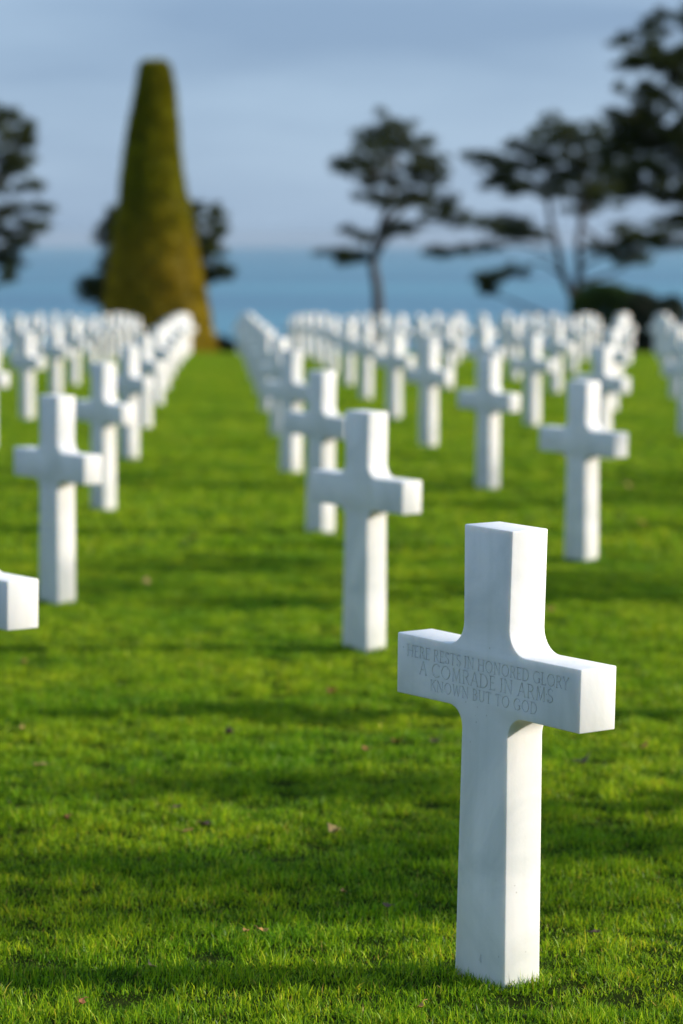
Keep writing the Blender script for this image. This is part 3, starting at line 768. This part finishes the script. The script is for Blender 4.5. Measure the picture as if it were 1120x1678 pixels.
def clipped_cone():
    Y = 88.5; k = Y / F_PX
    prof = [(98, 247, 261), (100, 240, 268), (103, 235, 273), (109, 231, 277), (150, 224, 285), (200, 214, 290), (250, 206, 294), (300, 200, 301), (340, 195, 308), (400, 187, 319), (450, 180, 329), (500, 173, 340), (550, 167, 350), (600, 163, 361)]
    base = unproject(262, 582, Y); zb = ground_z(base.x, Y)
    root = bpy.data.objects.new('clipped_cone_tree', None); C.objects.link(root); root.location = (base.x, Y, zb)
    tag(root, 'tall olive yellow topiary tree clipped to a blunt cone at the end of the lane', 'tree')
    zs, cs, hs = [], [], []
    for y, a, b in reversed(prof):
        p0, p1 = unproject(a, y, Y), unproject(b, y, Y)
        zs.append(p0.z - zb); cs.append((p0.x + p1.x) / 2 - base.x); hs.append((p1.x - p0.x) / 2)
    def surf(th, z):
        h = np.interp(z, zs, hs); c = np.interp(z, zs, cs)
        h *= 1 + 0.035 * mnoise.noise(Vector((math.cos(th) * 1.5, math.sin(th) * 1.5, z * 1.1))) + 0.03 * mnoise.noise(Vector((math.cos(th) * 5, math.sin(th) * 5, z * 4)))
        return Vector((c + h * math.cos(th), h * math.sin(th), z))
    V, Fc = [], []; n = 48; m = 70
    z0, z1 = zs[0] - 0.2, zs[-1]
    for j in range(m + 1):
        z = z0 + (z1 - z0) * (1 - (1 - j / m) ** 1.25)
        for i in range(n): V.append(surf(2 * math.pi * i / n, z))
    for j in range(m):
        for i in range(n): Fc.append((j * n + i, j * n + (i + 1) % n, (j + 1) * n + (i + 1) % n, (j + 1) * n + i))
    Fc.append(tuple(m * n + i for i in range(n)))
    inner = [Vector((v.x * 0.97, v.y * 0.97, v.z - 0.02)) for v in V]
    o = mesh_obj('crown', inner, Fc, YEW, root, smooth=True)
    def fn(u, v, rg):
        z = z0 + (z1 - z0) * (1 - math.sqrt(1 - v * 0.97)) if False else z0 + (z1 - z0) * v
        th = 2 * math.pi * u
        p = surf(th, z)
        return p * 0.985 if False else p, (math.cos(th), math.sin(th), 0.35)
    scatter_shell('leaf_cover', fn, 30000, 0.11, YEW, 21, root)
    V, Fc = [], []
    tube(V, Fc, [Vector((0, 0, -0.3)), Vector((0, 0, 1.5)), Vector((0, 0, 4))], [0.16, 0.13, 0.06], 8)
    mesh_obj('trunk', V, Fc, BARK, root, smooth=True)
clipped_cone()

def shrub(label, name, Y, blobs, mat, seed, group=None, n=5000):
    px = sum(b[0] for b in blobs) / len(blobs)
    c0 = unproject(px, 580, Y); zb = ground_z(c0.x, Y)
    root = bpy.data.objects.new(name, None); C.objects.link(root); root.location = (c0.x, Y, zb)
    tag(root, label, 'shrub', group)
    rnd = random.Random(seed); k = Y / F_PX
    els = []
    for (x, y, rx, ry) in blobs:
        p = unproject(x, y, Y + rnd.uniform(-0.4, 0.4)) - root.location
        els.append((p, rx * k, ry * k))
    def fn(u, v, rg):
        p, a, b = els[int(rg.random() * len(els)) % len(els)]
        d = rg.normal(0, 1, 3); d /= np.linalg.norm(d)
        r = rg.random() ** 0.3
        return (p.x + d[0] * a * r, p.y + d[1] * a * 0.8 * r, p.z + d[2] * b * r), d
    scatter_shell('foliage', fn, n, 0.11, mat, seed, root)
    V, Fc = [], []
    for (p, a, b) in els:
        tube(V, Fc, [Vector((0, 0, -0.2)), Vector((p.x * 0.8, p.y, p.z * 0.5)), p], [0.05, 0.04, 0.015], 6)
    mesh_obj('stem', V, Fc, BARK, root, smooth=True)

shrub('rounded mid green bush catching the sun, below the forked pine', 'round_bush', 97,
      [(978, 482, 32, 20), (1002, 484, 34, 20), (960, 498, 26, 20), (1028, 492, 26, 20), (960, 510, 26, 22), (1015, 520, 30, 28), (985, 530, 40, 34), (985, 575, 44, 40)], SHRUB, 31, n=11000)
shrub('dark dense bush at the right, behind the gap between crosses', 'dark_bush', 95,
      [(1050, 500, 26, 26), (1070, 520, 28, 36), (1045, 540, 30, 30), (1080, 560, 30, 34), (1050, 580, 36, 30), (1100, 505, 24, 22), (1115, 540, 28, 40)], DARKSHRUB, 32, n=9000)
shrub('small dark hedge clump at the far end of the lane', 'hedge_clump', 93,
      [(362, 568, 12, 18), (376, 572, 12, 16), (350, 575, 14, 16), (392, 576, 14, 14)], DARKSHRUB, 33, n=3000)

# ------------------------------------------------------------------ fallen leaves
def leaf_shape(kind, rnd, L, W, curl):
    """curled dead leaf, stalk at -x: a strip of cross sections with a folded midrib and lobed edge"""
    V, Fc = [], []; n = 9
    for i in range(n + 1):
        t = i / n
        w = W * (math.sin(math.pi * min(1, t * 0.96 + 0.02)) ** 0.75) * (1 + (0.28 * math.sin(t * 19 + kind) if kind % 2 else 0.06 * math.sin(t * 23)))
        x = (t - 0.5) * L
        z = curl * L * (2 * t - 1) ** 2 * 0.8 + 0.06 * L * math.sin(t * 7 + kind)
        up = 0.35 + 0.4 * curl
        V += [(x, -w / 2, z + w * up * 0.5), (x, -w / 4, z + w * up * 0.16), (x, 0, z), (x, w / 4, z + w * up * 0.13), (x, w / 2, z + w * up * (0.42 + 0.2 * math.sin(kind + t * 4)))]
    for i in range(n):
        for k in range(4):
            a = i * 5 + k
            Fc.append((a, a + 1, a + 6, a + 5))
    return V, Fc
TAN = mat_plain('dead_leaf_tan', (0.38, 0.20, 0.045)); RUST = mat_plain('dead_leaf_rust', (0.20, 0.065, 0.012)); BROWN = mat_plain('dead_leaf_brown', (0.075, 0.04, 0.022)); PALE = mat_plain('dead_leaf_pale', (0.46, 0.30, 0.10))
def fallen_leaf(px, py, L, mat, label, seed):
    rnd = random.Random(seed)
    lo, hi = 4.0, 66.0                                      # where the line of sight meets the lawn
    for _ in range(50):
        mid = (lo + hi) / 2; p = unproject(px, py, mid)
        if p.z > -1.53 - 0.0174 * mid + 0.03: lo = mid
        else: hi = mid
    p = unproject(px, py, lo)
    kind = rnd.randrange(6); L *= 1.08
    V, Fc = leaf_shape(kind, rnd, L, L * rnd.uniform(0.42, 0.6), rnd.uniform(0.1, 0.4))
    root = bpy.data.objects.new('fallen_leaf', None); C.objects.link(root)
    root.location = (p.x, p.y, ground_z(p.x, p.y) + 0.026)
    root.rotation_euler = (rnd.uniform(-0.45, 0.45), rnd.uniform(-0.3, 0.3), rnd.uniform(0, 6.28))
    tag(root, label, 'leaf', 'dead leaves scattered on the lawn')
    b = mesh_obj('blade', V, Fc, mat, root, smooth=True)
    so = b.modifiers.new('thickness', 'SOLIDIFY'); so.thickness = 0.0006
    V2, F2 = [], []
    tube(V2, F2, [Vector((-L * 0.5, 0, V[2][2])), Vector((-L * 0.72, 0.004, V[2][2] + 0.004)), Vector((-L * 0.9, 0.01, V[2][2] + 0.002))], [0.0011, 0.0009, 0.0006], 5)
    mesh_obj('stalk', V2, F2, mat, root, smooth=True)
LEAVES = [
 (549, 1352, .050, PALE, 'largest pale tan leaf on the sunlit turf in mid picture, left of the cross shaft'),
 (306, 1352, .036, TAN, 'orange tan curled leaf on the left lawn beside a darker leaf'),
 (335, 1340, .042, BROWN, 'dark brown leaf just right of an orange tan leaf'),
 (290, 1312, .030, BROWN, 'small dark leaf above the pair of leaves on the left lawn'),
 (108, 1326, .026, RUST, 'small rust leaf alone on the lower left lawn'),
 (36, 1189, .048, PALE, 'pale leaf in the dark shadow band at the left edge'),
 (66, 1245, .044, PALE, 'pale leaf just below the broad shadow band, left side'),
 (376, 1194, .050, BROWN, 'brown leaf lying in the broad shadow band, left of centre'),
 (650, 1209, .044, RUST, 'red brown leaf below the left arm of the inscribed cross'),
 (600, 1222, .032, RUST, 'smaller reddish leaf left of the red brown one'),
 (712, 1211, .040, BROWN, 'dull brown leaf right beside the inscribed cross shaft, below its arm'),
 (563, 1452, .022, TAN, 'small upright tan leaf low in the turf in mid picture'),
 (635, 1473, .026, BROWN, 'purplish brown leaf nearest the left of the cross shaft'),
 (404, 1515, .022, TAN, 'left one of a pair of thin tan leaves above the lowest shadow'),
 (432, 1513, .024, TAN, 'right one of a pair of thin tan leaves above the lowest shadow'),
 (249, 1571, .028, PALE, 'thin straw coloured leaf at the upper edge of the lowest shadow'),
 (133, 1632, .026, RUST, 'dark red leaf in the bottom left corner'),
 (690, 1637, .026, TAN, 'tan leaf standing in the grass at the bottom, left of the cross foot'),
 (976, 1519, .024, BROWN, 'small brown leaf in the grass right of the cross foot'),
 (955, 1244, .060, BROWN, 'brown leaf below the right arm end of the inscribed cross'),
 (1056, 1221, .050, RUST, 'rusty leaf at the right edge level with the cross arm underside'),
 (903, 996, .055, TAN, 'blurred tan leaf beside the head of the inscribed cross'),
 (1052, 857, .100, TAN, 'blurred tan leaf on the right lawn below a paler one'),
 (1031, 794, .085, PALE, 'blurred pale leaf on the right lawn, upper of two'),
 (40, 1081, .045, TAN, 'blurred tan leaf below the cut off cross arm at the left'),
 (545, 1127, .050, RUST, 'blurred rust leaf on bright turf below the central blurred cross'),
 (318, 877, .070, TAN, 'blurred tan leaf in the middle of the grass lane'),
 (240, 950, .070, PALE, 'blurred pale leaf in the grass lane right of the left blurred cross'),
 (918, 745, .110, TAN, 'blurred tan leaf under the left arm of the right blurred cross'),
]
for q, (px, py, L, m, lab) in enumerate(LEAVES):
    fallen_leaf(px, py, L, m, lab, 100 + q)

# ------------------------------------------------------------------ sea haze
def build_haze():
    m = bpy.data.materials.new('sea_haze'); m.use_nodes = True
    t = m.node_tree; t.nodes.clear()
    o = t.nodes.new('ShaderNodeOutputMaterial'); v = t.nodes.new('ShaderNodeVolumePrincipled')
    v.inputs['Color'].default_value = (0.44, 0.55, 0.67, 1); v.inputs['Density'].default_value = 0.00004; v.inputs['Anisotropy'].default_value = 0.0
    t.links.new(v.outputs[0], o.inputs['Volume'])
    a, z0, z1 = 31000, -124, 16
    V = [(x, y, z) for z in (z0, z1) for x, y in ((-a, -a), (a, -a), (a, a), (-a, a))]
    ob = mesh_obj('haze', V, [(3, 2, 1, 0), (4, 5, 6, 7), (0, 1, 5, 4), (1, 2, 6, 5), (2, 3, 7, 6), (3, 0, 4, 7)], m)
    tag(ob, 'thin sea haze softening the horizon', kind='stuff')
build_haze()
